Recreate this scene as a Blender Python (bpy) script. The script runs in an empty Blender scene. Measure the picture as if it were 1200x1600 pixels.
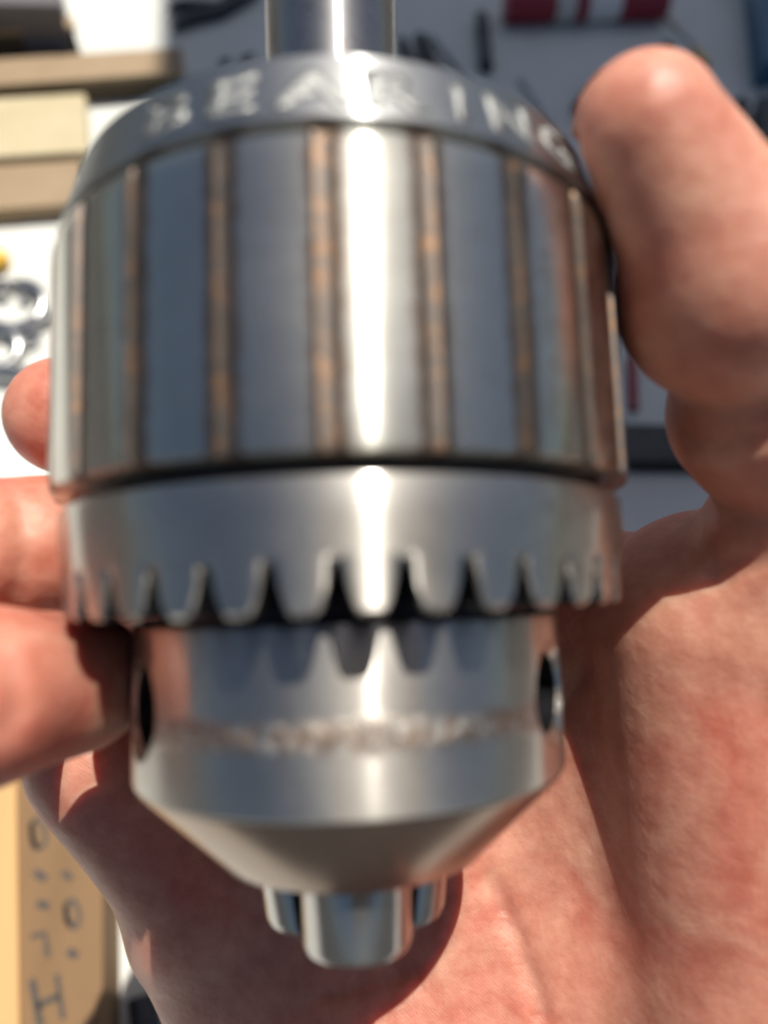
import bpy, bmesh, math, random
import numpy as np
from mathutils import Matrix, Vector
random.seed(3); rng = np.random.RandomState(5)
S = bpy.context.scene
PI = math.pi
CM = 0.01
R = 3.3                       # radius of the chuck's sleeve in cm

# ------------------------------------------------------------------ camera, world, sun
TILT = math.radians(70)       # chuck frame (axis Z, front -Y) -> world (table horizontal)
A = np.array([[1, 0, 0], [0, math.cos(TILT), math.sin(TILT)], [0, -math.sin(TILT), math.cos(TILT)]])
F_PX, TH, ROLL, YAW, DIST = 1163.1, 0.1112, 0.0335, 0.0530, 2.7618 * R

def cam_axes():
    cols = []
    for e in np.eye(3):
        x, y, z = e
        c, s = math.cos(YAW), math.sin(YAW); x, y = c * x - s * y, s * x + c * y
        c, s = math.cos(TH), math.sin(TH); y, z = c * y + s * z, -s * y + c * z
        c, s = math.cos(ROLL), math.sin(ROLL); x, z = c * x - s * z, s * x + c * z
        cols.append((x, z, y))
    M = np.array(cols).T       # rows: right, up, forward in chuck frame
    return M
_M = cam_axes()
RIGHT, UP, FWD = (A @ _M[0]), (A @ _M[1]), (A @ _M[2])
CAM = A @ np.array([0, -DIST, 0])          # cm, the chuck's eye level is the world origin

cam = bpy.data.cameras.new('camera'); co = bpy.data.objects.new('camera', cam)
S.collection.objects.link(co); S.camera = co
mw = Matrix.Identity(4)
for i in range(3):
    mw[i][0], mw[i][1], mw[i][2], mw[i][3] = RIGHT[i], UP[i], -FWD[i], CAM[i] * CM
co.matrix_world = mw
cam.sensor_fit = 'VERTICAL'; cam.lens = 26.0; cam.sensor_height = 26.0 * 1600 / F_PX
cam.clip_start = 0.005; cam.clip_end = 500
cam.dof.use_dof = True; cam.dof.focus_distance = 0.118; cam.dof.aperture_fstop = 26.0 / 3.0

SUN_CH = np.array([math.sin(math.radians(12)) * math.cos(math.radians(40.5)),
                   -math.cos(math.radians(12)) * math.cos(math.radians(40.5)), math.sin(math.radians(40.5))])
SUN = A @ SUN_CH
sl = bpy.data.lights.new('sun', 'SUN'); sl.energy = 5.0; sl.angle = math.radians(0.5); sl.color = (1, .93, .84)
so = bpy.data.objects.new('sun', sl); S.collection.objects.link(so)
so.rotation_euler = Vector(SUN).to_track_quat('Z', 'Y').to_euler(); so.location = Vector(SUN) * 2
W = bpy.data.worlds.new('World'); S.world = W; W.use_nodes = True
nt = W.node_tree; bg = nt.nodes['Background']
sky = nt.nodes.new('ShaderNodeTexSky'); sky.sky_type = 'NISHITA'; sky.sun_disc = False
sky.sun_elevation = math.asin(SUN[2]); sky.sun_rotation = math.atan2(SUN[0], SUN[1])
sky.air_density = 1.0; sky.dust_density = 2.0; sky.ozone_density = 0.4
nt.links.new(sky.outputs[0], bg.inputs[0]); bg.inputs[1].default_value = 0.05
S.view_settings.view_transform = 'Standard'; S.view_settings.look = 'None'
S.view_settings.exposure = 0.30; S.view_settings.gamma = 1
S.cycles.use_denoising = True
S.cycles.max_bounces = 8

# ------------------------------------------------------------------ helpers
def ray(px, py):
    v = RIGHT * (px - 600) / F_PX + UP * (800 - py) / F_PX + FWD
    return v
def at(px, py, depth):        # world point in cm seen at a pixel of the 1200x1600 photo, at a depth
    return CAM + ray(px, py) * depth
TABLE_Z = float((CAM + FWD * 38.0)[2])
def on_table(px, py, h=0.0):  # world point in cm on the table (h above it)
    v = ray(px, py); t = (TABLE_Z + h - CAM[2]) / v[2]
    return CAM + v * t

def link(o, parent=None, label=None, cat=None, group=None, kind=None):
    S.collection.objects.link(o)
    if parent: o.parent = parent
    if label: o['label'] = label
    if cat: o['category'] = cat
    if group: o['group'] = group
    if kind: o['kind'] = kind
    return o
def mesh_obj(name, V, F, mat, parent=None, smooth=True, **kw):
    me = bpy.data.meshes.new(name)
    me.from_pydata([tuple(v) for v in (np.asarray(V, float) * CM)], [], [tuple(f) for f in F])
    me.validate(); me.update()
    bm = bmesh.new(); bm.from_mesh(me); bmesh.ops.recalc_face_normals(bm, faces=bm.faces[:]); bm.to_mesh(me); bm.free()
    if smooth:
        me.shade_smooth()
        try: me.set_sharp_from_angle(angle=math.radians(35))
        except Exception: pass
    for m in (mat if isinstance(mat, (list, tuple)) else [mat]): me.materials.append(m)
    return link(bpy.data.objects.new(name, me), parent, **kw)
def empty(name, loc, **kw):
    o = bpy.data.objects.new(name, None); o.location = tuple(np.asarray(loc) * CM)
    o.empty_display_size = .01
    return link(o, **kw)
class MB:
    def __init__(s): s.V = []; s.F = []
    def add(s, V, F):
        n = len(s.V); s.V += [np.asarray(v, float) for v in V]; s.F += [tuple(i + n for i in f) for f in F]; return s
    def lathe(s, prof, seg=64, axis='Z', o=(0, 0, 0), cap=True):   # prof: (r,h)
        V = []; F = []
        for r, h in prof:
            for k in range(seg):
                a = 2 * PI * k / seg; p = [r * math.sin(a), -r * math.cos(a), h]
                V.append(np.array(p) + np.array(o))
        n = len(prof)
        for i in range(n - 1):
            for k in range(seg):
                k2 = (k + 1) % seg
                F.append((i * seg + k, i * seg + k2, (i + 1) * seg + k2, (i + 1) * seg + k))
        if cap:
            F.append(tuple(range(seg))[::-1]); F.append(tuple((n - 1) * seg + k for k in range(seg)))
        return s.add(V, F)
    def tube(s, pts, r, seg=12, cap=True):
        pts = [np.asarray(p, float) for p in pts]; V = []; F = []; rr = r if hasattr(r, '__len__') else [r] * len(pts)
        up = None
        for i, p in enumerate(pts):
            d = pts[min(i + 1, len(pts) - 1)] - pts[max(i - 1, 0)]; d /= np.linalg.norm(d) + 1e-12
            if up is None:
                up = np.array([0, 0, 1.]) if abs(d[2]) < .9 else np.array([1., 0, 0])
            a = np.cross(d, up); a /= np.linalg.norm(a); up = np.cross(a, d)
            for k in range(seg):
                t = 2 * PI * k / seg; V.append(p + rr[i] * (math.cos(t) * a + math.sin(t) * up))
        for i in range(len(pts) - 1):
            for k in range(seg):
                k2 = (k + 1) % seg; F.append((i * seg + k, i * seg + k2, (i + 1) * seg + k2, (i + 1) * seg + k))
        if cap: F.append(tuple(range(seg))); F.append(tuple((len(pts) - 1) * seg + k for k in range(seg)))
        return s.add(V, F)
    def prism(s, poly, z0, z1, inset=0.0):  # poly: list of (x,y)
        n = len(poly); c = np.mean(poly, 0)
        b = [np.array([x, y, z0]) for x, y in poly]; t = [np.array([x, y, z1]) for x, y in poly]
        if inset:
            m = [np.array([*(c + (np.array(p) - c) * 1.0), z1 - inset]) for p in poly]
            q = []
            for p in poly:
                d = c - np.array(p); d /= np.linalg.norm(d); q.append(np.array([*(np.array(p) + d * inset * 1.4), z1]))
            V = b + m + q
            F = [tuple(range(n))[::-1], tuple(2 * n + i for i in range(n))]
            for i in range(n):
                j = (i + 1) % n
                F += [(i, j, n + j, n + i), (n + i, n + j, 2 * n + j, 2 * n + i)]
        else:
            V = b + t; F = [tuple(range(n))[::-1], tuple(n + i for i in range(n))] + [(i, (i + 1) % n, n + (i + 1) % n, n + i) for i in range(n)]
        return s.add(V, F)
    def build(s, name, mat, parent=None, origin=None, **kw):
        V = np.array(s.V)
        if origin is not None: V = V - np.asarray(origin)
        o = mesh_obj(name, V, s.F, mat, parent, **kw)
        if origin is not None: o.location = tuple(np.asarray(origin) * CM)
        return o

# ------------------------------------------------------------------ materials
def mat(name, col, rough=.5, metal=0., **kw):
    m = bpy.data.materials.new(name); m.use_nodes = True
    b = m.node_tree.nodes['Principled BSDF']
    b.inputs['Base Color'].default_value = (*col, 1); b.inputs['Roughness'].default_value = rough
    b.inputs['Metallic'].default_value = metal
    for k, v in kw.items(): b.inputs[k].default_value = v
    return m
def nodes(m): return m.node_tree.nodes, m.node_tree.links, m.node_tree.nodes['Principled BSDF']
def texco(m, scale=(1, 1, 1), src='Object'):
    N, L, b = nodes(m)
    t = N.new('ShaderNodeTexCoord'); mp = N.new('ShaderNodeMapping'); mp.inputs['Scale'].default_value = scale
    L.new(t.outputs[src], mp.inputs[0]); return mp.outputs[0]
def noise(m, vec, scale, detail=4, rough=.55, dist=0):
    N, L, b = nodes(m); n = N.new('ShaderNodeTexNoise'); n.inputs['Scale'].default_value = scale
    n.inputs['Detail'].default_value = detail; n.inputs['Roughness'].default_value = rough; n.inputs['Distortion'].default_value = dist
    L.new(vec, n.inputs['Vector']); return n.outputs['Fac']
def ramp(m, fac, stops):
    N, L, b = nodes(m); r = N.new('ShaderNodeValToRGB'); L.new(fac, r.inputs[0]); e = r.color_ramp.elements
    while len(e) < len(stops): e.new(.5)
    for i, (p, c) in enumerate(stops): e[i].position = p; e[i].color = (*c, 1) if len(c) == 3 else c
    return r.outputs[0]
def bump(m, h, strength, dist, chain=None):
    N, L, b = nodes(m); n = N.new('ShaderNodeBump'); n.inputs['Strength'].default_value = strength; n.inputs['Distance'].default_value = dist
    L.new(h, n.inputs['Height'])
    if chain is not None: L.new(chain, n.inputs['Normal'])
    L.new(n.outputs[0], b.inputs['Normal']); return n.outputs[0]
def mixcol(m, a, b_, fac, mode='MIX'):
    N, L, b = nodes(m); n = N.new('ShaderNodeMix'); n.data_type = 'RGBA'; n.blend_type = mode
    for s, v in ((n.inputs[6], a), (n.inputs[7], b_), (n.inputs[0], fac)):
        if isinstance(v, (tuple, float, int)): s.default_value = (*v, 1) if isinstance(v, tuple) and len(v) == 3 else v
        else: L.new(v, s)
    return n.outputs[2]
def steel(name, col=(.62, .61, .60), rough=.34, aniso=.9, wear=.25, rust=0.0, ringscale=900, bumpd=.000004, halo=.38, flutes=False, nscale=620, side=0, band=None, rthr=.54):
    m = mat(name, col, rough, 1.0); N, L, b = nodes(m)
    b.inputs['Anisotropic'].default_value = aniso; b.inputs['Anisotropic Rotation'].default_value = 0.25
    t = N.new('ShaderNodeTangent'); t.direction_type = 'RADIAL'; t.axis = 'Z'; L.new(t.outputs[0], b.inputs['Tangent'])
    v = texco(m, (1, 1, 1))
    sp = N.new('ShaderNodeSeparateXYZ'); L.new(v, sp.inputs[0])
    # lathe lines: noise that varies with height only, with slight waviness round the axis
    cmb = N.new('ShaderNodeCombineXYZ'); L.new(sp.outputs[2], cmb.inputs[2])
    mu = N.new('ShaderNodeMath'); mu.operation = 'MULTIPLY'; L.new(sp.outputs[0], mu.inputs[0]); mu.inputs[1].default_value = .03; L.new(mu.outputs[0], cmb.inputs[0])
    lines = noise(m, cmb.outputs[0], ringscale * 3, 6, .7)
    blotch = noise(m, v, 130, 5, .6, .4); fine = noise(m, v, 2600, 3, .6)
    c = ramp(m, blotch, [(.3, tuple(x * (1 - wear * .35) for x in col)), (.7, col)])
    turn = ramp(m, lines, [(.3, (.86, .86, .86)), (.7, (1, 1, 1))]); c = mixcol(m, c, turn, .7, 'MULTIPLY')
    def mr(inp, a0, a1, b0, b1):
        q = N.new('ShaderNodeMapRange'); q.interpolation_type = 'SMOOTHSTEP'; L.new(inp, q.inputs[0])
        for i_, v_ in enumerate((a0, a1, b0, b1)): q.inputs[i_ + 1].default_value = v_
        return q.outputs[0]
    def mth(op, a_, b_):
        q = N.new('ShaderNodeMath'); q.operation = op
        for i_, v_ in enumerate((a_, b_)):
            if isinstance(v_, (int, float)): q.inputs[i_].default_value = v_
            else: L.new(v_, q.inputs[i_])
        return q.outputs[0]
    pit = None
    if rust > 0:
        rn = noise(m, v, nscale, 7, .78, 1.2); rf = mr(rn, rthr, rthr + .10, 0, rust)
        if band:
            k0 = mth('MULTIPLY', mr(sp.outputs[2], band[0] - .0012, band[0] + .0006, 0, 1), mr(sp.outputs[2], band[1] - .0012, band[1] + .0006, 1, 0))
            r2 = mth('MULTIPLY', mr(rn, .44, .54, 0, .75), k0); rf = mth('MAXIMUM', mth('MULTIPLY', rf, .35), r2); pit = k0
        if side:
            k1 = mr(sp.outputs[0], .010, .028, .12, 1.0); rf0 = rf; rf = mth('MULTIPLY', rf, k1)
            if flutes:      # rust creeping out of the flutes over their edges
                an = mth('ARCTAN2', sp.outputs[0], mth('MULTIPLY', sp.outputs[1], -1.0))
                pp = mth('PINGPONG', mth('MULTIPLY', mth('SUBTRACT', an, math.radians(-1.7) - 2 * PI), 24 / (2 * PI)), .5)
                wob = mth('ADD', pp, mth('MULTIPLY', mth('SUBTRACT', rn, .5), .30))
                rf = mth('MAXIMUM', rf, mth('MULTIPLY', mr(wob, .13, .22, .85, 0), 1.0))
        c = mixcol(m, c, (.27, .165, .10), rf)
    L.new(c, b.inputs['Base Color'])
    rr = ramp(m, blotch, [(.3, (rough * .85,) * 3), (.75, (rough * 1.15,) * 3)]); L.new(rr, b.inputs['Roughness'])
    n1 = bump(m, lines, .5, bumpd * 2); n2 = bump(m, fine, .35, bumpd, n1)
    if pit is not None: n2 = bump(m, mth('MULTIPLY', rn, pit), .8, .00018, n2)
    # second, broader lobe: the finger-smeared, slightly scuffed share of the surface
    if halo > 0:
        b2 = N.new('ShaderNodeBsdfPrincipled'); b2.inputs['Metallic'].default_value = 1; b2.inputs['Roughness'].default_value = .60
        b2.inputs['Anisotropic'].default_value = .75; b2.inputs['Anisotropic Rotation'].default_value = .25
        L.new(t.outputs[0], b2.inputs['Tangent']); L.new(c, b2.inputs['Base Color']); L.new(n2, b2.inputs['Normal'])
        ms = N.new('ShaderNodeMixShader'); out = N['Material Output']
        sm = noise(m, v, 60, 4, .6, .5); fr = ramp(m, sm, [(.3, (halo * .7,) * 3), (.7, (min(1, halo * 1.3),) * 3)])
        L.new(fr, ms.inputs[0]); L.new(b.outputs[0], ms.inputs[1]); L.new(b2.outputs[0], ms.inputs[2]); L.new(ms.outputs[0], out.inputs[0])
    return m
M_SLEEVE = steel('ground_steel', (.62, .62, .57), .20, 1.0, rust=.7, side=1, rthr=.48, halo=.22, flutes=True, nscale=380)
M_GROOVE = steel('flute_steel', (.17, .15, .135), .55, .2, 1.0, .8, bumpd=.00006, rthr=.50, nscale=380)
M_RING = steel('back_ring_steel', (.47, .48, .48), .25, 1.0, halo=.5)
M_GEAR = steel('gear_steel', (.58, .565, .525), .25, 1.0, halo=.34, rust=.6, side=1, rthr=.50)
M_BODY = steel('nose_steel', (.56, .545, .51), .23, 1.0, rust=.5, band=(-.0132, -.0106), halo=.45)
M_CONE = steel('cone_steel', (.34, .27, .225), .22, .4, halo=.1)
M_SHANK = steel('shank_steel', (.42, .42, .43), .30, 1.0, rust=.35)
M_JAW = steel('jaw_steel', (.50, .49, .48), .20, .5, halo=.1)
M_DARK = mat('shade_and_oil_black', (.02, .02, .022), .45, .6)  # oily seams; also paints the shade inside the tooth gaps
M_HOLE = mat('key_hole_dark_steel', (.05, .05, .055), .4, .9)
M_LETTER = steel('engraved_steel', (.36, .37, .36), .50, 0, bumpd=.00012)

def skin_mat():
    m = mat('skin', (.62, .33, .235), .55); N, L, b = nodes(m)
    b.inputs['Subsurface Weight'].default_value = .75
    b.inputs['Subsurface Radius'].default_value = (1, .30, .16); b.inputs['Subsurface Scale'].default_value = .0065
    b.inputs['Specular IOR Level'].default_value = .45
    v = texco(m)
    big = noise(m, v, 55, 4, .6, .6); mid = noise(m, v, 260, 5, .6)
    c = ramp(m, big, [(.30, (.54, .175, .12)), (.5, (.61, .285, .20)), (.70, (.66, .36, .25))])
    c2 = ramp(m, mid, [(.3, (.76, .60, .56)), (.65, (1, 1, 1))])
    L.new(mixcol(m, c, c2, .8, 'MULTIPLY'), b.inputs['Base Color'])
    # dermal ridges: fine parallel lines bent by slow noise, with cross creases
    w = N.new('ShaderNodeTexWave'); w.wave_type = 'BANDS'; w.bands_direction = 'DIAGONAL'
    w.inputs['Scale'].default_value = 900; w.inputs['Distortion'].default_value = 9; w.inputs['Detail'].default_value = 2; w.inputs['Detail Scale'].default_value = .12
    L.new(v, w.inputs['Vector'])
    vo = N.new('ShaderNodeTexVoronoi'); vo.feature = 'DISTANCE_TO_EDGE'; vo.inputs['Scale'].default_value = 420; L.new(v, vo.inputs['Vector'])
    vr = ramp(m, vo.outputs['Distance'], [(0, (0, 0, 0)), (.12, (1, 1, 1))])
    n1 = bump(m, w.outputs['Fac'], .15, .00004)
    n2 = bump(m, vr, .12, .00008, n1)
    bump(m, mid, .5, .0006, n2)
    rr = ramp(m, mid, [(.3, (.40,) * 3), (.7, (.58,) * 3)]); L.new(rr, b.inputs['Roughness'])
    return m
M_SKIN = skin_mat()
M_NAIL = mat('nail', (.72, .50, .42), .25)
def rough_mat(name, c1, c2, scale, rough=.8, bd=.0003, stretch=(1, 1, 1), metal=0):
    m = mat(name, c1, rough, metal); N, L, b = nodes(m); v = texco(m, stretch)
    n = noise(m, v, scale, 6, .65, .3); L.new(ramp(m, n, [(.3, c1), (.7, c2)]), b.inputs['Base Color'])
    f = noise(m, v, scale * 12, 4, .6); bump(m, f, .5, bd); return m
M_SHEET = rough_mat('white_paper_sheet', (.58, .595, .555), (.64, .655, .615), 18, .75)
M_CARD = rough_mat('brown_cardboard', (.165, .098, .046), (.235, .143, .07), 22, .85, stretch=(1, .25, 1))
M_CARDPALE = rough_mat('pale_wood', (.50, .31, .13), (.57, .36, .16), 25, .8, stretch=(1, .1, 1))
M_BOXY = rough_mat('cream_card', (.44, .375, .23), (.50, .43, .275), 30, .8)
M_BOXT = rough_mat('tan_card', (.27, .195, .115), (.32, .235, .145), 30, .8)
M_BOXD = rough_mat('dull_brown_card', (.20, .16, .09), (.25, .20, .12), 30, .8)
M_BOXSHADE = rough_mat('shaded_brown_card', (.055, .040, .022), (.08, .058, .033), 30, .8)  # card darkened to paint the shade on the near sides of two boxes
M_INK = mat('marker_ink', (.05, .045, .04), .6)
M_BLACK = rough_mat('black_tool_steel', (.030, .034, .038), (.06, .065, .07), 200, .4, .0001, metal=.5)
M_TOOL = rough_mat('bright_tool_steel', (.40, .40, .40), (.55, .55, .54), 150, .28, .0001, metal=1)
M_BRASS = rough_mat('brass', (.45, .31, .13), (.55, .38, .17), 150, .35, .0001, metal=1)
M_RED = mat('red_plastic', (.26, .012, .03), .4)
M_LABELW = mat('white_wrapper', (.72, .71, .70), .5)
M_YELLOW = mat('yellow_plastic', (.85, .50, .03), .45)
M_BLUE = mat('blue_plastic', (.03, .11, .20), .5)
M_SLATE = rough_mat('dark_grey_case', (.10, .095, .10), (.13, .12, .13), 40, .6)
M_GREYB = rough_mat('grey_board', (.50, .50, .47), (.57, .57, .54), 25, .75)

# ------------------------------------------------------------------ the setting
mb = MB(); c = on_table(600, 800); zt = TABLE_Z
mb.prism([(-60, -42), (75, -42), (75, 75), (-60, 75)], zt - 3.0, zt)
mb.build('table_top', M_SHEET, kind='structure', smooth=False)
m_g = rough_mat('asphalt', (.045, .045, .045), (.065, .063, .06), 6, .9, .002)
mb = MB(); g = 15000.
mb.add([(-g, -g, zt - 75), (g, -g, zt - 75), (g, g, zt - 75), (-g, g, zt - 75)], [(0, 1, 2, 3)])
mb.build('ground', m_g, kind='structure', smooth=False)
# fabric sheet, unseen: added and sized to shade the right part of the table
m_c = rough_mat('sun_blocker_fabric', (.20, .24, .30), (.23, .27, .33), 20, .9, .0003)

# ------------------------------------------------------------------ the chuck (local frame: axis Z, front -Y, in units of the sleeve radius)
chuck = empty('drill_chuck', (0, 0, 0), label='heavy steel keyed drill chuck held in the palm, shank up and jaws down', cat='drill chuck')
chuck.rotation_euler = Matrix([list(r) for r in A]).to_euler()
def rp(prof): return [(r * R, h * R) for r, h in prof]
SEG = 288
def arcp(r0, h0, r1, h1, n=4, b=.012):   # small rounded corner helper: list from p0 to p1 bulging outward
    return [(r0 + (r1 - r0) * math.sin(t * PI / 2 / n), h0 + (h1 - h0) * (1 - math.cos(t * PI / 2 / n))) for t in range(n + 1)]
# shank
mb = MB(); mb.lathe(rp([(.20, 1.30), (.262, 1.32), (.262, 2.9), (.255, 3.0), (.23, 3.02)]), 96)
mb.build('shank', M_SHANK, chuck)
# back ring with the engraved name
RT, RB, HT, HB = .938, .996, 1.408, 1.214
mb = MB(); mb.lathe(rp([(.28, 1.39), (.30, 1.432), (RT - .03, 1.436), (RT - .008, 1.430), (RT, HT), (RB, HB), (RB - .004, HB - .006), (RB - .02, HB - .010), (.5, HB - .010)]), SEG)
ring = mb.build('back_ring', M_RING, chuck)
mb = MB(); mb.lathe(rp([(.945, 1.21), (.945, 1.165)]), SEG); mb.build('seam', M_DARK, chuck)
# letters
def letter(ch, phi, w, hgt=.118, hc=None):
    cu = bpy.data.curves.new('letter', 'FONT'); cu.body = ch; cu.size = 1; cu.extrude = 0; cu.resolution_u = 3; cu.offset = .035
    tmp = bpy.data.objects.new('tmp', cu); me = bpy.data.meshes.new_from_object(tmp)
    bpy.data.objects.remove(tmp); bpy.data.curves.remove(cu)
    bm = bmesh.new(); bm.from_mesh(me)
    bmesh.ops.subdivide_edges(bm, edges=[e for e in bm.edges if e.calc_length() > .3], cuts=3)
    bmesh.ops.triangulate(bm, faces=bm.faces[:])
    ext = bmesh.ops.extrude_face_region(bm, geom=bm.faces[:])
    top = set(v for v in ext['geom'] if isinstance(v, bmesh.types.BMVert))
    xs = [v.co.x for v in bm.verts]; ys = [v.co.y for v in bm.verts]
    x0, x1, y0, y1 = min(xs), max(xs), min(ys), max(ys)
    for v in bm.verts:
        u = ((v.co.x - (x0 + x1) / 2) / max(x1 - x0, .01)) * w; q = (v.co.y - y0) / (y1 - y0)
        h = hc - hgt / 2 + q * hgt
        t = (h - HB) / (HT - HB); r = RB + (RT - RB) * t + (.0035 if v in top else -.006)
        a = math.radians(phi) + u / r
        v.co = Vector((r * math.sin(a), -r * math.cos(a), h)) * (R * CM)
    bmesh.ops.recalc_face_normals(bm, faces=bm.faces[:]); bm.to_mesh(me); bm.free(); me.materials.clear(); me.materials.append(M_LETTER)
    me.name = 'letter'; link(bpy.data.objects.new('letter', me), chuck)
for ch, phi, w in (('B', -27.8, .155), ('E', -16.2, .145), ('A', -3.2, .21), ('R', 9.8, .17), ('I', 20.6, .034), ('N', 31.0, .165), ('G', 43.5, .165)):
    letter(ch, phi, w, .138, 1.312)
# fluted sleeve: 24 lands and 24 narrow flutes
NF = 24; OFF = math.radians(-1.7)
def sleeve():
    rows = [(.90, 1.178, 0), (.975, 1.177, 0), (.984, 1.172, .4), (.993, 1.155, .8), (.998, 1.13, 1), (1.0, 1.100, 1), (1.0, .80, 1), (1.0, .55, 1), (1.0, .375, 1), (.996, .3535, .9), (.985, .3475, .5), (.93, .3475, 0), (.90, .3475, 0)]
    rows = [(r * (1.012 if r > .97 else 1), h, k) for r, h, k in rows]
    per = [-.5, -.36, -.25, -.17, -.128, -.118, -.098, -.05, 0, .05, .098, .118, .128, .17, .25, .36]      # fraction of one pitch around a flute centre
    dep = [0, 0, 0, 0, .0, .006, .018, .021, .022, .021, .018, .006, .0, 0, 0, 0]
    V = []; F = []; MI = []; n = NF * len(per)
    for r, h, k in rows:
        for j in range(NF):
            for p, d in zip(per, dep):
                a = OFF + (j + p) * 2 * PI / NF; rr = r - d * k
                V.append((rr * R * math.sin(a), -rr * R * math.cos(a), h * R))
    for i in range(len(rows) - 1):
        for k in range(n):
            k2 = (k + 1) % n; F.append((i * n + k, i * n + k2, (i + 1) * n + k2, (i + 1) * n + k))
            q = k % len(per); MI.append(1 if 4 <= q <= 11 and rows[i][2] + rows[i + 1][2] > .5 else 0)
    return V, F, MI
V, F, MI = sleeve(); sl_o = mesh_obj('fluted_sleeve', V, F, [M_SLEEVE, M_GROOVE], chuck)
sl_o.data.polygons.foreach_set('material_index', MI)
mb = MB(); mb.lathe(rp([(.915, .352), (.915, .30)]), SEG); mb.build('seam', M_DARK, chuck)
# gear collar, 36 teeth
NT = 36
def collar():
    per = np.linspace(-.5, .5, 29)[:-1]
    def gap(p):   # 0 at the tooth tip, 1 at the root of the gap (p=0 is a gap centre)
        q = abs(p)
        if q < .09: return 1.0 - .08 * (q / .09) ** 2
        if q < .17: return .92 - .47 * (q - .09) / .08
        if q < .24: return .45 - .29 * (q - .17) / .07
        t = min(1, (q - .24) / .13); return .16 * (1 - t) ** 2
    V = []; F = []; rows = [(.90, .300, 0), (.960, .300, 0), (.978, .294, 0), (.985, .278, 0), (.981, .2, 0), (.972, .11, 0), (.970, .092, .1), ('e', 0, 0), ('e', .5, 0), ('i', 0, 0), ('j', 0, 0), (.70, .02, 0), (.70, .3, 0)]
    n = NT * len(per); TIP, ROOT = -.046, .082
    for row in rows:
        for j in range(NT):
            for p in per:
                a = math.radians(-1.4) + (j + p) * 2 * PI / NT; g_ = gap(p)
                hb = TIP + (ROOT - TIP) * g_
                if row[0] == 'e':
                    r = .948; h = hb + (.012 if row[1] == 0 else 0); 
                    if row[1] == 0: r = .962
                elif row[0] == 'i': r, h = .86, TIP + .004 + (ROOT - TIP + .01) * g_
                elif row[0] == 'j': r, h = .79, TIP + .010 + (ROOT - TIP) * g_
                else: r, h = row[0], row[1]
                V.append((r * R * math.sin(a), -r * R * math.cos(a), h * R))
    for i in range(len(rows) - 1):
        for k in range(n):
            k2 = (k + 1) % n; F.append((i * n + k, i * n + k2, (i + 1) * n + k2, (i + 1) * n + k))
    return V, F
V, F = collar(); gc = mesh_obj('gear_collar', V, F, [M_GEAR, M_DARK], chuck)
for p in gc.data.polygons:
    if math.hypot(p.center.x, p.center.y) < .905 * R * CM and p.center.z < .2 * R * CM: p.material_index = 1  # deep shade of the tooth gaps put into the colour
# nose body with three key holes
mb = MB(); mb.lathe(rp([(.5, .10), (.66, .10), (.66, -.068), (.733, -.070), (.746, -.076), (.75, -.088), (.75, -.572), (.748, -.582), (.742, -.588), (.5, -.60)]), SEG)
body = mb.build('nose_body', [M_BODY, M_HOLE], chuck)
cut = MB()
for k in range(3):
    a = math.radians(-61 + 120 * k); n = np.array([math.sin(a), -math.cos(a), 0]); cc = n * .50 * R + np.array([0, 0, -.325 * R])
    cut.tube([cc, cc + n * .222 * R, cc + n * .252 * R, cc + n * .4 * R], [.128 * R, .128 * R, .165 * R, .34 * R], 48)
co_ = cut.build('cutter', M_HOLE)
md = body.modifiers.new('b', 'BOOLEAN'); md.operation = 'DIFFERENCE'; md.object = co_; md.solver = 'EXACT'
co_.parent = chuck
bpy.context.view_layer.update()
dg = bpy.context.evaluated_depsgraph_get()
nm = bpy.data.meshes.new_from_object(body.evaluated_get(dg)); body.modifiers.clear(); body.data = nm
bpy.data.objects.remove(co_)
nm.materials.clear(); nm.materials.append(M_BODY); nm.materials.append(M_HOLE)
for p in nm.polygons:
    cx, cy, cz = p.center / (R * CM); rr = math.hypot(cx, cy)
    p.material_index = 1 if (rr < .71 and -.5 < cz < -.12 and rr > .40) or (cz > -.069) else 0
try: nm.set_sharp_from_angle(angle=math.radians(30))
except Exception: pass
# cone below it
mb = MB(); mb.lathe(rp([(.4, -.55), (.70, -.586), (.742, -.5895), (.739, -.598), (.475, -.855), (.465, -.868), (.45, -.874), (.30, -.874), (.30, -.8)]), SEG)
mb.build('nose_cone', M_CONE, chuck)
# jaws
for k in range(3):
    a0 = math.radians(1 + 120 * k); mb = MB(); V = []; n_ = 24
    n = np.array([math.sin(a0), -math.cos(a0), 0]); t = np.array([math.cos(a0), math.sin(a0), 0])
    def sec(h, off, rad):
        out = []
        for i in range(n_ + 1):
            q = -PI * .56 + i * 1.12 * PI / n_
            out.append(n * (off + rad * math.cos(q)) + t * rad * math.sin(q) + np.array([0, 0, h]))
        out.append(n * (off - .15) + np.array([0, 0, h])); return [p * R for p in out]
    rows = [sec(-.80, .215, .182), sec(-1.11, .165, .180), sec(-1.135, .158, .172), sec(-1.142, .152, .160)]
    m = len(rows[0]); F = []
    for i in range(3):
        for j in range(m):
            j2 = (j + 1) % m; F.append((i * m + j, i * m + j2, (i + 1) * m + j2, (i + 1) * m + j))
    F += [tuple(range(m)), tuple(3 * m + j for j in range(m))]
    mb.add([p for r_ in rows for p in r_], F); mb.build('jaw', M_JAW, chuck)

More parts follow.
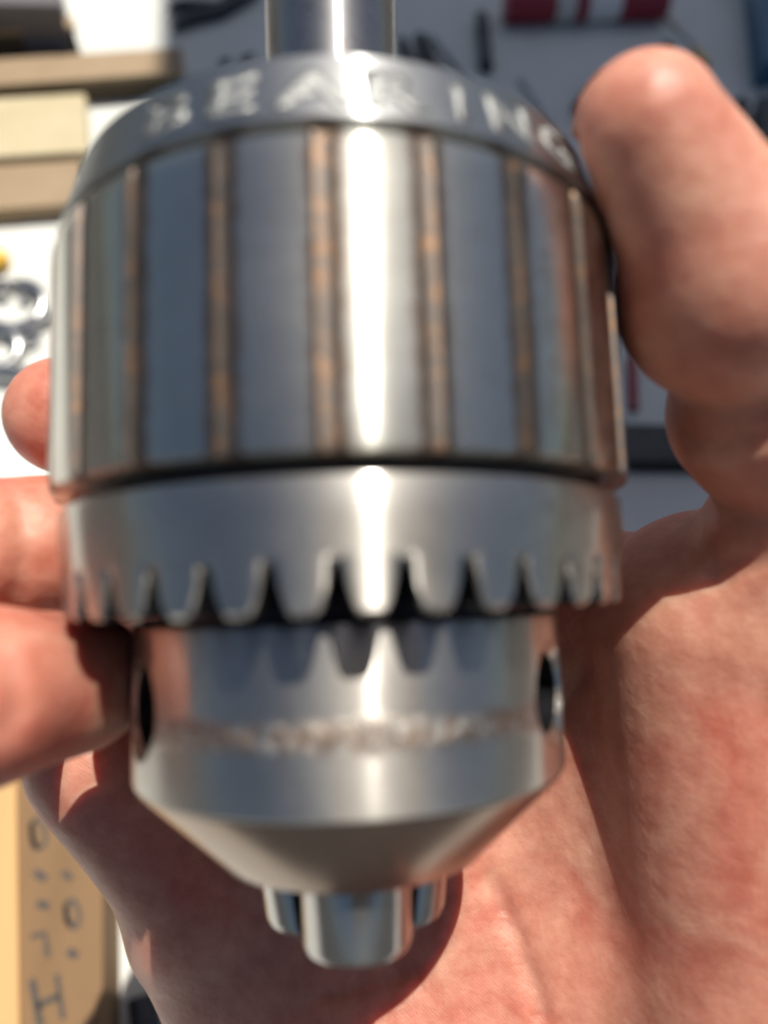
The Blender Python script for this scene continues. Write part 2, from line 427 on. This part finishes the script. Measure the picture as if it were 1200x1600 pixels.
# ------------------------------------------------------------------ the hand, one continuous surface (distance field in camera axes, cm)
def P(px, py, z): return np.array([(px - 600) / F_PX * z, (800 - py) / F_PX * z, z])
VX = .085
lo = np.array([-8.2, -23, 6.0]); hi = np.array([10.5, 6.6, 16.5])
nx = ((hi - lo) / VX).astype(int) + 1
gx = [(lo[i] + np.arange(nx[i]) * VX).astype(np.float32) for i in range(3)]
X, Y, Z = np.meshgrid(*gx, indexing='ij')
BIG = np.float32(3.0)
def fld(): return np.full(X.shape, BIG, np.float32)
def smin(a, b, k):
    h = np.clip(.5 + .5 * (b - a) / k, 0, 1); return b + (a - b) * h - k * h * (1 - h)
def cone(field, p, q, r1, r2, k=.3, flat=None):
    p = np.asarray(p); q = np.asarray(q); m = max(r1, r2) + 2.2
    l = np.minimum(p, q) - m; u = np.maximum(p, q) + m
    i0 = np.clip(((l - lo) / VX).astype(int), 0, nx - 1); i1 = np.clip(((u - lo) / VX).astype(int) + 1, 1, nx)
    sl_ = tuple(slice(i0[i], i1[i]) for i in range(3))
    if any(i1 <= i0): return
    x, y, z = X[sl_], Y[sl_], Z[sl_]; d = q - p; L = float(d @ d) + 1e-9
    t = np.clip(((x - p[0]) * d[0] + (y - p[1]) * d[1] + (z - p[2]) * d[2]) / L, 0, 1)
    dist = np.sqrt((x - p[0] - t * d[0]) ** 2 + (y - p[1] - t * d[1]) ** 2 + (z - p[2] - t * d[2]) ** 2) - (r1 + (r2 - r1) * t)
    field[sl_] = smin(field[sl_], dist.astype(np.float32), k)
def chain(pts, k=.3):
    f = fld()
    for a, b in zip(pts[:-1], pts[1:]): cone(f, P(*a[:3]), P(*b[:3]), a[3], b[3], k)
    return f
# thumb: distal pad, proximal phalanx, metacarpal joint
thumb = fld()
cone(thumb, P(1006, 206, 7.65), P(1138, 455, 8.25), .75, 1.16, .3)
cone(thumb, P(1138, 455, 8.25), P(1190, 490, 8.8), 1.16, 1.20, .3)
cone(thumb, P(1190, 490, 8.8), P(1330, 600, 9.2), 1.15, 1.15, .3)
t2 = fld(); cone(t2, P(1185, 640, 9.2), P(1220, 690, 9.5), 1.06, 1.06, .3)
cone(t2, P(1200, 500, 9.1), P(1190, 650, 9.3), .9, 1.0, .3)
thumb = smin(thumb, t2, .10)
t3 = fld(); cone(t3, P(1225, 845, 10.1), P(1190, 960, 10.6), 1.12, 1.4, .3)
thumb = smin(thumb, t3, .12)
# thenar and palm
palm = fld()
cone(palm, P(1112, 985, 11.3), P(1195, 1560, 11.7), 1.85, 2.25, .5)
cone(palm, P(1195, 1560, 11.7), P(1150, 2000, 12.4), 2.15, 2.2, .8)
th2 = palm; palm = fld()
cone(palm, P(950, 1000, 13.3), P(900, 1500, 13.2), 1.5, 1.7, .8)
cone(palm, P(700, 1050, 14.3), P(700, 1550, 13.4), 1.3, 1.9, .9)
cone(palm, P(450, 1100, 14.2), P(520, 1560, 13.4), 1.3, 1.9, .9)
cone(palm, P(140, 1190, 12.7), P(330, 1400, 13.2), 1.02, 1.32, .6)
cone(palm, P(322, 1440, 14.0), P(480, 1640, 13.8), 1.36, 2.1, 1.1)
cone(palm, P(520, 1600, 13.2), P(700, 2150, 13.4), 1.9, 2.3, .9)
cone(palm, P(900, 1500, 13.2), P(950, 2150, 13.4), 1.7, 2.4, .9)
cone(palm, P(760, 1650, 13.2), P(820, 2300, 11.6), 2.0, 2.6, .9)
cone(palm, P(820, 2300, 11.6), P(880, 3300, 9.5), 2.5, 2.9, .9)
palm = smin(palm, th2, .75)
cone(palm, P(560, 2150, 12.6), P(640, 3200, 10.2), 2.3, 2.6, .9)
# fingers, wrapped behind the chuck and round its left side
index = chain([(104, 650, 10.7, .84), (160, 655, 11.4, .86), (350, 720, 13.2, .90), (600, 800, 13.7, .95), (830, 880, 13.2, 1.05), (1000, 945, 12.3, 1.10)], .25)
middle = chain([(-30, 854, 9.7, .90), (75, 856, 10.3, .94), (170, 870, 11.6, 1.0), (350, 890, 13.5, .92), (620, 960, 14.0, 1.0), (850, 1010, 13.8, 1.1)], .25)
ring_f = chain([(118, 1066, 8.6, .82), (-40, 1090, 7.5, .88), (-150, 1080, 8.2, .95), (10, 1055, 11.6, 1.0), (100, 1050, 13.2, 1.0), (350, 1050, 14.4, 1.0), (650, 1060, 14.6, 1.1)], .25)
little = chain([(215, 1225, 13.0, .95), (170, 1190, 13.2, .95), (190, 1150, 13.8, .95), (240, 1130, 14.4, .95), (450, 1150, 14.6, 1.1)], .25)
hand = smin(thumb, palm, .30)
hand = smin(hand, index, .25); hand = smin(hand, middle, .10); hand = smin(hand, ring_f, .07); hand = smin(hand, little, .7)
def crease(pts, r, k=.12, depth=0):
    global hand
    f = fld()
    for a, b in zip(pts[:-1], pts[1:]): cone(f, P(*a), P(*b), r, r, .05)
    hand = -smin(-hand, f, k)
def surf(px, py):            # depth at which the ray through a pixel first meets the hand
    zz = np.arange(6.2, 16, .04); v = np.array([(px - 600) / F_PX, (800 - py) / F_PX, 1.0])
    ii = ((v[None] * zz[:, None] - lo) / VX).round().astype(int)
    ok = ((ii >= 0) & (ii < nx)).all(1); ii = ii[ok]; zz = zz[ok]
    w_ = np.nonzero(hand[ii[:, 0], ii[:, 1], ii[:, 2]] < 0)[0]
    return float(zz[w_[0]]) if len(w_) else None
def fold(path, r=.07, k=.16, n=14, out=.02):
    pts = []
    P_ = np.array(path, float); L_ = np.r_[0, np.cumsum(np.hypot(*np.diff(P_, axis=0).T))]
    for t in np.linspace(0, L_[-1], n):
        x_, y_ = np.interp(t, L_, P_[:, 0]), np.interp(t, L_, P_[:, 1]); z_ = surf(x_, y_)
        if z_ and (not pts or abs(z_ - pts[-1][2]) < .5): pts.append((x_, y_, z_ - out))
    if len(pts) > 1: crease(pts, r, k)
fold([(865, 1125), (905, 1050), (965, 990), (1060, 960)], .05, .30)
fold([(765, 1370), (800, 1450), (835, 1540), (850, 1600)], .06, .22)
fold([(700, 1470), (640, 1520), (540, 1545), (430, 1580)], .05, .2)
fold([(1075, 690), (1130, 700), (1200, 680)], .05, .18)
fold([(0, 1010), (20, 1040), (25, 1090), (10, 1140)], .04, .14)
fold([(20, 760), (35, 800), (38, 860), (25, 930)], .04, .14)
fold([(1110, 905), (1150, 880), (1200, 870)], .07, .2)
# forearm: stays inside the grid, wrist cut off beyond the frame
# press against the chuck: take the chuck's own volume out of the hand
Mi = _M  # rows right, up, forward in chuck frame
cp = np.array([0, -DIST, 0])
Xc = cp[0] + X * _M[0, 0] + Y * _M[1, 0] + Z * _M[2, 0]
Yc = cp[1] + X * _M[0, 1] + Y * _M[1, 1] + Z * _M[2, 1]
Zc = cp[2] + X * _M[0, 2] + Y * _M[1, 2] + Z * _M[2, 2]
RR = np.sqrt(Xc ** 2 + Yc ** 2)
def cyl(r, h0, h1): return np.maximum(RR - r * R, np.maximum(h0 * R - Zc, Zc - h1 * R))
d = np.minimum(cyl(1.016, .30, 1.175), cyl(.988, -.05, 1.44)); d = np.minimum(d, cyl(.755, -.60, .3))
d = np.minimum(d, np.maximum(((RR / R - .755) + (-.60 - Zc / R) * .97) * .7 * R, np.maximum(-.88 * R - Zc, Zc + .58 * R)))
d = np.minimum(d, cyl(.40, -1.18, -.8))
hand = np.maximum(hand, -(d - .012))
del Xc, Yc, Zc, RR, d

def surface_nets(f, lo, vx):
    s = f < 0; n = f.shape
    c = np.zeros(tuple(k - 1 for k in n), np.uint8)
    for i in (0, 1):
        for j in (0, 1):
            for k in (0, 1): c += s[i:n[0] - 1 + i, j:n[1] - 1 + j, k:n[2] - 1 + k]
    I = np.argwhere((c > 0) & (c < 8)); idx = -np.ones(c.shape, np.int64); idx[tuple(I.T)] = np.arange(len(I))
    acc = np.zeros((len(I), 3)); cnt = np.zeros(len(I))
    cor = [(i, j, k) for i in (0, 1) for j in (0, 1) for k in (0, 1)]
    val = {q: f[I[:, 0] + q[0], I[:, 1] + q[1], I[:, 2] + q[2]] for q in cor}
    for a in cor:
        for ax in range(3):
            if a[ax] == 0:
                b = list(a); b[ax] = 1; b = tuple(b); va, vb = val[a], val[b]; m = (va < 0) != (vb < 0)
                t = np.where(m, va / np.where(va == vb, 1, va - vb), 0)
                p = np.array(a, float)[None] + t[:, None] * (np.array(b) - np.array(a))[None]
                acc[m] += p[m]; cnt[m] += 1
    V = (I + acc / cnt[:, None]) * vx + lo
    Q = []
    for ax in range(3):
        o1, o2 = [(1, 2), (2, 0), (0, 1)][ax]
        sa = [slice(None)] * 3; sb = [slice(None)] * 3; sa[ax] = slice(0, -1); sb[ax] = slice(1, None)
        e = np.argwhere(s[tuple(sa)] != s[tuple(sb)])
        e = e[(e[:, o1] > 0) & (e[:, o2] > 0) & (e[:, o1] < n[o1] - 1) & (e[:, o2] < n[o2] - 1)]
        d1 = np.zeros(3, int); d1[o1] = 1; d2 = np.zeros(3, int); d2[o2] = 1
        q = np.stack([idx[tuple((e - d1 - d2).T)], idx[tuple((e - d2).T)], idx[tuple(e.T)], idx[tuple((e - d1).T)]], 1)
        flip = s[tuple(sa)][tuple(e.T)]; q[~flip] = q[~flip][:, ::-1]; Q.append(q)
    Q = np.concatenate(Q); Q = Q[(Q >= 0).all(1)]
    return V, Q
hand[0] = hand[-1] = 1; hand[:, 0] = hand[:, -1] = 1; hand[:, :, 0] = hand[:, :, -1] = 1
Vh, Qh = surface_nets(hand, lo, VX)
del X, Y, Z, thumb, palm, index, middle, ring_f, little, t2, t3, th2
Wd = CAM + Vh[:, :1] * RIGHT + Vh[:, 1:2] * UP + Vh[:, 2:] * FWD
org = at(800, 1500, 13)
me = bpy.data.meshes.new('person')
Wl = ((Wd - org) * CM).astype(np.float32)
me.vertices.add(len(Wl)); me.vertices.foreach_set('co', Wl.ravel())
me.loops.add(Qh.size); me.loops.foreach_set('vertex_index', Qh.ravel().astype(np.int32))
me.polygons.add(len(Qh)); me.polygons.foreach_set('loop_start', np.arange(0, Qh.size, 4, dtype=np.int32))
me.update(calc_edges=True); me.validate(); me.shade_smooth(); me.materials.append(M_SKIN)
ho = bpy.data.objects.new('person', me); ho.location = tuple(org * CM)
link(ho, label='right hand of a person, palm up, gripping the steel chuck between thumb and curled fingers', cat='person')
md = ho.modifiers.new('smooth', 'SMOOTH'); md.factor = .5; md.iterations = 3

# ------------------------------------------------------------------ things on the table
def quad(pts, h): return [tuple(on_table(px, py, h)[:2]) for px, py in pts]
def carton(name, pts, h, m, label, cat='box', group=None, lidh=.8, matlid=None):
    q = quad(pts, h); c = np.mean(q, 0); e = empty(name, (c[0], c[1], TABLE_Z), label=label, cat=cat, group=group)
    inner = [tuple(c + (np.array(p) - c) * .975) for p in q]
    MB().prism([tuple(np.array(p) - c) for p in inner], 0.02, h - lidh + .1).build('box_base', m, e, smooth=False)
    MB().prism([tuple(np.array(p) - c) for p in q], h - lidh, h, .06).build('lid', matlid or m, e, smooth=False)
    return e
carton('cardboard_box', [(-260, 34), (112, 24), (118, 42), (-260, 62)], 2.6, M_BOXSHADE, 'dull brown cardboard box, topmost of the boxes at the left edge', group='boxes stacked at the upper left', lidh=.3, matlid=M_BOXT)
carton('cardboard_box', [(-260, 108), (283, 74), (287, 112), (-260, 152)], 1.7, M_BOXSHADE, 'long narrow tan cardboard strip reaching furthest right of the boxes at upper left', group='boxes stacked at the upper left', lidh=.35, matlid=M_BOXT)
carton('cardboard_box', [(-260, 168), (132, 146), (138, 236), (-260, 262)], 1.5, M_BOXY, 'pale cream yellow cardboard box below the long tan strip', group='boxes stacked at the upper left')
carton('cardboard_box', [(-260, 275), (124, 250), (126, 318), (-260, 345)], 1.1, M_BOXT, 'brown tan cardboard box, lowest of the boxes by the white sheet', group='boxes stacked at the upper left', lidh=.4)
# dark case at the very corner
e = carton('storage_case', [(-260, -260), (40, -240), (96, 8), (-260, 0)], 4.4, M_SLATE, 'dark grey case in the top left corner behind the brown box', 'case')

# bottom left: cardboard with handwriting
zc = 2.2
q = quad([(-220, 1140), (162, 1120), (160, 1780), (-220, 1780)], zc); c0 = np.mean(q, 0)
card = empty('cardboard_carton', (c0[0], c0[1], TABLE_Z), label='orange tan cardboard carton with handwriting in marker at the lower left', cat='box')
MB().prism([tuple(np.array(p) - c0) for p in q], 0.02, zc, .05).build('carton_body', M_CARD, card, smooth=False)
q2 = quad([(-220, 1150), (24, 1140), (32, 1780), (-220, 1780)], zc + .25)
MB().prism([tuple(np.array(p) - c0) for p in q2], zc + .004, zc + .25, .04).build('flap', M_CARDPALE, card, smooth=False)
def stroke(pts, w=5.0):
    mb = MB(); L = [on_table(x, y, zc + .004) - np.array([c0[0], c0[1], TABLE_Z]) for x, y in pts]
    ww = w * 1.4 / F_PX * 36 / 2; V = []; F = []
    for i, p in enumerate(L):
        d = L[min(i + 1, len(L) - 1)] - L[max(i - 1, 0)]; d /= np.linalg.norm(d); s_ = np.array([-d[1], d[0], 0]) * ww
        V += [p - s_, p + s_, p + s_ + [0, 0, .012], p - s_ + [0, 0, .012]]
    for i in range(len(L) - 1):
        a = i * 4; b = a + 4
        F += [(a, b, b + 3, a + 3), (a + 3, b + 3, b + 2, a + 2), (a + 2, b + 2, b + 1, a + 1)]
    F += [(0, 3, 2, 1), (len(L) * 4 - 4, len(L) * 4 - 3, len(L) * 4 - 2, len(L) * 4 - 1)]
    mb.add(V, F); return mb.build('handwriting', M_INK, card, smooth=False)
def oval(cx, cy, a, b, rot=-.15, n=18, gap=.0):
    return [(cx + a * math.cos(t) * math.cos(rot) - b * math.sin(t) * math.sin(rot), cy + a * math.cos(t) * math.sin(rot) + b * math.sin(t) * math.cos(rot)) for t in np.linspace(0, 2 * PI - gap, n)]
stroke(oval(60, 1302, 11, 23), 3.5); stroke([(50, 1285), (52, 1320), (60, 1326)], 5)
stroke([(54, 1362), (72, 1374)], 6); stroke([(58, 1411), (77, 1417)], 6)
stroke([(48, 1464), (70, 1458), (73, 1478), (75, 1496)], 4)
stroke([(50, 1530), (56, 1562), (64, 1604)], 5.5); stroke([(89, 1522), (93, 1555), (99, 1592)], 4); stroke([(59, 1573), (76, 1563), (92, 1557)], 5)
stroke([(98, 1362), (112, 1374)], 5); stroke(oval(113, 1428, 11, 22), 3.5); stroke([(104, 1412), (106, 1438), (113, 1445)], 4.5); stroke([(106, 1486), (121, 1494)], 6)

# left edge: steel tools and a yellow handle
def tool(name, m, label, cat, pts, r, h=None, group=None, seg=16):
    L = [on_table(x, y, (h if h is not None else (max(r) if hasattr(r, '__len__') else r))) for x, y in pts]; o = L[0].copy(); o[2] = TABLE_Z
    return MB().tube(L, r, seg).build(name, m, origin=o, label=label, cat=cat, group=group)
def ring_tool(px, py, rad, r, m, name, label, cat, h=None):
    c = on_table(px, py, h or r); L = [c + np.array([rad * math.cos(t), rad * .92 * math.sin(t), .1 * math.sin(2 * t)]) for t in np.linspace(0, 2 * PI, 41)]
    return MB().tube(L, r, 12, False).build(name, m, origin=(c[0], c[1], TABLE_Z), label=label, cat=cat)
ring_tool(20, 478, 1.75, .34, M_TOOL, 'steel_ring', 'bright steel ring with gleaming edges at the left edge above the curled fingers', 'ring')
tool('wrench', M_TOOL, 'grey steel wrench shank slanting behind the left side of the chuck', 'wrench', [(-80, 480), (20, 520), (90, 492), (200, 450)], [.42, .40, .36, .34])
tool('socket_bar', M_TOOL, 'grey steel bar lying lowest at the left edge above the index fingertip', 'bar', [(-120, 560), (10, 585), (60, 590), (200, 570)], [.5, .5, .45, .4])
tool('screwdriver', M_YELLOW, 'yellow handled tool just entering the picture at the left edge', 'screwdriver', [(-90, 400), (-20, 402), (0, 405), (10, 408)], [.45, .62, .60, .35])
ring_tool(-8, 548, 1.3, .36, M_TOOL, 'steel_ring', 'second steel ring, partly cut off by the left edge, below the bright ring', 'ring')
for px_, py_, r_, h_, lb in ((8, 462, .52, .9, 'small bright steel nut catching the sun at the left edge'), (44, 470, .45, .7, 'small grey steel nut beside the bright ring'), (52, 535, .60, .6, 'grey steel nut just above the index fingertip')):
    o = on_table(px_, py_, 0); hx = [(r_ * math.cos(k * PI / 3 + .3), r_ * math.sin(k * PI / 3 + .3)) for k in range(6)]
    en = empty('hex_nut', o, label=lb, cat='nut', group='loose steel parts at the left edge')
    MB().prism(hx, .02, h_, .08).build('nut_body', M_TOOL, en, smooth=False)
    MB().tube([np.array([0, 0, h_ - .02]), np.array([0, 0, h_ + .03])], r_ * .45, 18).build('bore', M_DARK, en)
# dark item by the heel of the hand
e = tool('socket', M_BLACK, 'small dark steel socket beside the heel of the hand at the bottom', 'socket', [(222, 1555), (232, 1640)], [.55, .55])

# upper middle and right: tools lying in the shade
def drill_bit(p0, p1, r, label, m=M_BLACK, tip=.35):
    r *= 1.9 if m is M_BLACK else 1.4
    a = on_table(*p0, r); b = on_table(*p1, r); o = a.copy(); o[2] = TABLE_Z; d = b - a; Ln = np.linalg.norm(d); d /= Ln
    s_ = np.cross(d, [0, 0, 1.]); u_ = np.array([0, 0, 1.])
    e = empty('drill_bit', o, label=label, cat='drill bit', group='drill bits lying on the shaded sheet')
    a = a - o
    MB().tube([a, a + d * Ln * .42], r, 16).build('shank', m, e)
    V = []; F = []; n = 28; k = 12
    for i in range(n + 1):
        t = i / n; tw = t * 2.6 * 2 * PI * .5; rr = r * (1 if t < .93 else (1 - t) / .07 * .95 + .05)
        for j in range(k):
            q = 2 * PI * j / k; f = 1 - .42 * max(0, math.cos(2 * (q - tw))) ** 3
            V.append(a + d * Ln * (.42 + .58 * t) + (s_ * math.cos(q) + u_ * math.sin(q)) * rr * f)
    for i in range(n):
        for j in range(k):
            j2 = (j + 1) % k; F.append((i * k + j, i * k + j2, (i + 1) * k + j2, (i + 1) * k + j))
    F += [tuple(range(k)), tuple(n * k + j for j in range(k))]
    MB().add(V, F).build('flute', m, e); return e
drill_bit((705, 180), (655, 55), .30, 'dark twist drill bit slanting just right of the chuck shank')
drill_bit((760, 105), (752, 22), .27, 'short dark drill bit left of the red and white roll')
drill_bit((790, 200), (672, 50), .17, 'long thin grey drill bit running diagonally down to the back ring', M_TOOL)
drill_bit((900, 250), (812, 120), .16, 'thin grey drill bit slanting down behind the thumb tip', M_TOOL)
drill_bit((645, 140), (628, 60), .22, 'small dark drill bit touching the right side of the shank')
drill_bit((1128, 215), (1160, 160), .30, 'stubby black drill bit right of the thumb')
drill_bit((905, 170), (945, 120), .28, 'black drill bit end showing left of the thumb tip')
drill_bit((1010, 110), (1046, 72), .26, 'black drill bit end showing above the thumb tip')
# red and white roll
a = on_table(790, 10, 1.15); b = on_table(1040, 4, 1.15); o = a.copy(); o[2] = TABLE_Z; d = (b - a)
roll = empty('roll', o, label='red and white cylindrical roll lying in the shade at the top right', cat='roll')
for t0, t1, m_, nm_ in ((0, .30, M_RED, 'end_cap'), (.30, .42, M_GREYB, 'band'), (.42, .50, M_RED, 'band'), (.50, .70, M_LABELW, 'wrapper'), (.70, 1.0, M_RED, 'end_cap')):
    rr = 1.15 if m_ is M_RED else 1.10
    MB().tube([a - o + d * t0, a - o + d * (t0 + .01), a - o + d * (t1 - .01), a - o + d * t1], [rr * .96, rr, rr, rr * .96], 32).build(nm_, m_, roll)
# rod with a brass end
e = empty('steel_rod', on_table(1035, 22, 0), label='thin steel rod with a brass end slanting right of the red roll', cat='rod'); o = on_table(1035, 22, 0)
MB().tube([on_table(1033, 18, .16) - o, on_table(1100, 84, .16) - o], .13, 12).build('rod', M_TOOL, e)
MB().tube([on_table(1085, 76, .3) - o, on_table(1094, 92, .3) - o, on_table(1108, 100, .3) - o], [.25, .34, .25], 16).build('brass_end', M_BRASS, e)
# black pliers at the top
o = on_table(330, 10, 0)
e = empty('pliers', o, label='black handled pliers at the top between the white paper and the chuck shank', cat='pliers')
MB().tube([on_table(*p, .5) - o for p in ((270, 42), (300, 28), (345, 18), (400, -15))], [.30, .5, .5, .4], 14).build('handle', M_BLACK, e)
MB().tube([on_table(*p, .5) - o for p in ((262, 14), (285, 8), (345, 12), (385, -25))], [.25, .42, .5, .4], 14).build('handle', M_BLACK, e)
MB().tube([on_table(*p, .5) - o for p in ((385, -15), (440, -60))], [.55, .3], 14).build('jaw', M_TOOL, e)
for p0, p1, lb in (((346, 98), (360, 92), 'tiny black screw left of the shank, farther from it'), ((380, 94), (396, 84), 'tiny black screw close to the left side of the shank')):
    tool('screw', M_BLACK, lb, 'screw', [p0, ((p0[0] + p1[0]) / 2, (p0[1] + p1[1]) / 2), p1], [.28, .16, .12], group='small black screws by the shank')
# right edge
carton('tool_case', [(1172, -120), (1420, -120), (1440, 60), (1196, 96)], 2.2, M_BLUE, 'dark blue plastic case at the top right edge', 'case', lidh=.7)
carton('socket_tray', [(1184, 150), (1420, 140), (1420, 300), (1192, 262)], 1.2, M_BLACK, 'black tray at the right edge beside the thumb', 'tray', lidh=.5)
# seen through the gap between chuck and thumb
carton('tool_tray', [(900, 660), (1260, 668), (1260, 722), (900, 716)], 1.4, M_BLACK, 'black tray crossing the gap between chuck and thumb', 'tray', lidh=.5)
carton('grey_board', [(860, 742), (1300, 742), (1300, 1000), (860, 1000)], .5, M_GREYB, 'pale grey board showing in the gap between chuck and thumb', 'board', lidh=.3)
tool('marker_pen', M_RED, 'red pen end peeking out beside the right edge of the chuck', 'pen', [(988, 560), (990, 640)], .28)

# unseen smartphone, added behind the lens to block sky from the steel
def cpt(x, y, z): return CAM + RIGHT * x + UP * y + FWD * z
ph = empty('smartphone', cpt(2.6, -6, -.5), label='unseen dark blue smartphone added above the chuck to block sky, with its lens pointing down at it', cat='phone')
def slab(x0, x1, y0, y1, z0, z1, rad, m, nm):
    pts = []
    for cx_, cy_, a0 in ((x1 - rad, y1 - rad, 0), (x0 + rad, y1 - rad, 1), (x0 + rad, y0 + rad, 2), (x1 - rad, y0 + rad, 3)):
        for k in range(7):
            a = (a0 + k / 6) * PI / 2; pts.append((cx_ + rad * math.cos(a), cy_ + rad * math.sin(a)))
    n = len(pts); o_ = cpt(2.6, -6, -.5); V = [cpt(x, y, z) - o_ for z in (z0, z1) for x, y in pts]
    F = [tuple(range(n)), tuple(n + i for i in range(n))[::-1]] + [(i, (i + 1) % n, n + (i + 1) % n, n + i) for i in range(n)]
    return MB().add(V, F).build(nm, m, ph, smooth=False)
slab(-1.2, 6.0, -13.4, 1.3, -1.3, -.55, .9, M_SLATE, 'phone_body')
slab(-1.0, 2.6, -2.3, 1.1, -.55, -.35, .7, M_SLATE, 'camera_bump')
for x_, y_ in ((0, 0), (1.6, -1.2)):
    V0 = [cpt(x_, y_, -.36) - cpt(2.6, -6, -.5), cpt(x_, y_, -.15) - cpt(2.6, -6, -.5)]
    MB().tube(V0, .62, 32).build('lens', M_DARK, ph)
# added sun blocker, out of view
SC_ = 110.0
def sun_pt(xc, yc):          # point on the plane through the camera, slid up along the sun ray
    return CAM + RIGHT * xc + UP * yc + SUN * SC_
cs = [sun_pt(-2.0, 18), sun_pt(70, 18), sun_pt(70, 110), sun_pt(-2.0, 110)]
n_ = 16; V = []; F = []
for i in range(n_ + 1):
    for j in range(n_ + 1):
        u, v = i / n_, j / n_
        p = cs[0] * (1 - u) * (1 - v) + cs[1] * u * (1 - v) + cs[2] * u * v + cs[3] * (1 - u) * v
        V.append(p + np.array([0, 0, 6 * math.sin(PI * u) * math.sin(PI * v)]))
V += [v_ + np.array([0, 0, .3]) for v_ in V[:]]
N1 = (n_ + 1) ** 2
for i in range(n_):
    for j in range(n_):
        a_, b_, c_, d_ = i * (n_ + 1) + j, i * (n_ + 1) + j + 1, (i + 1) * (n_ + 1) + j + 1, (i + 1) * (n_ + 1) + j
        F += [(a_, b_, c_, d_), (N1 + d_, N1 + c_, N1 + b_, N1 + a_)]
mesh_obj('sun_blocker', V, F, m_c, label='unseen grey blue fabric added to shade the right part of the table', cat='sun_blocker')
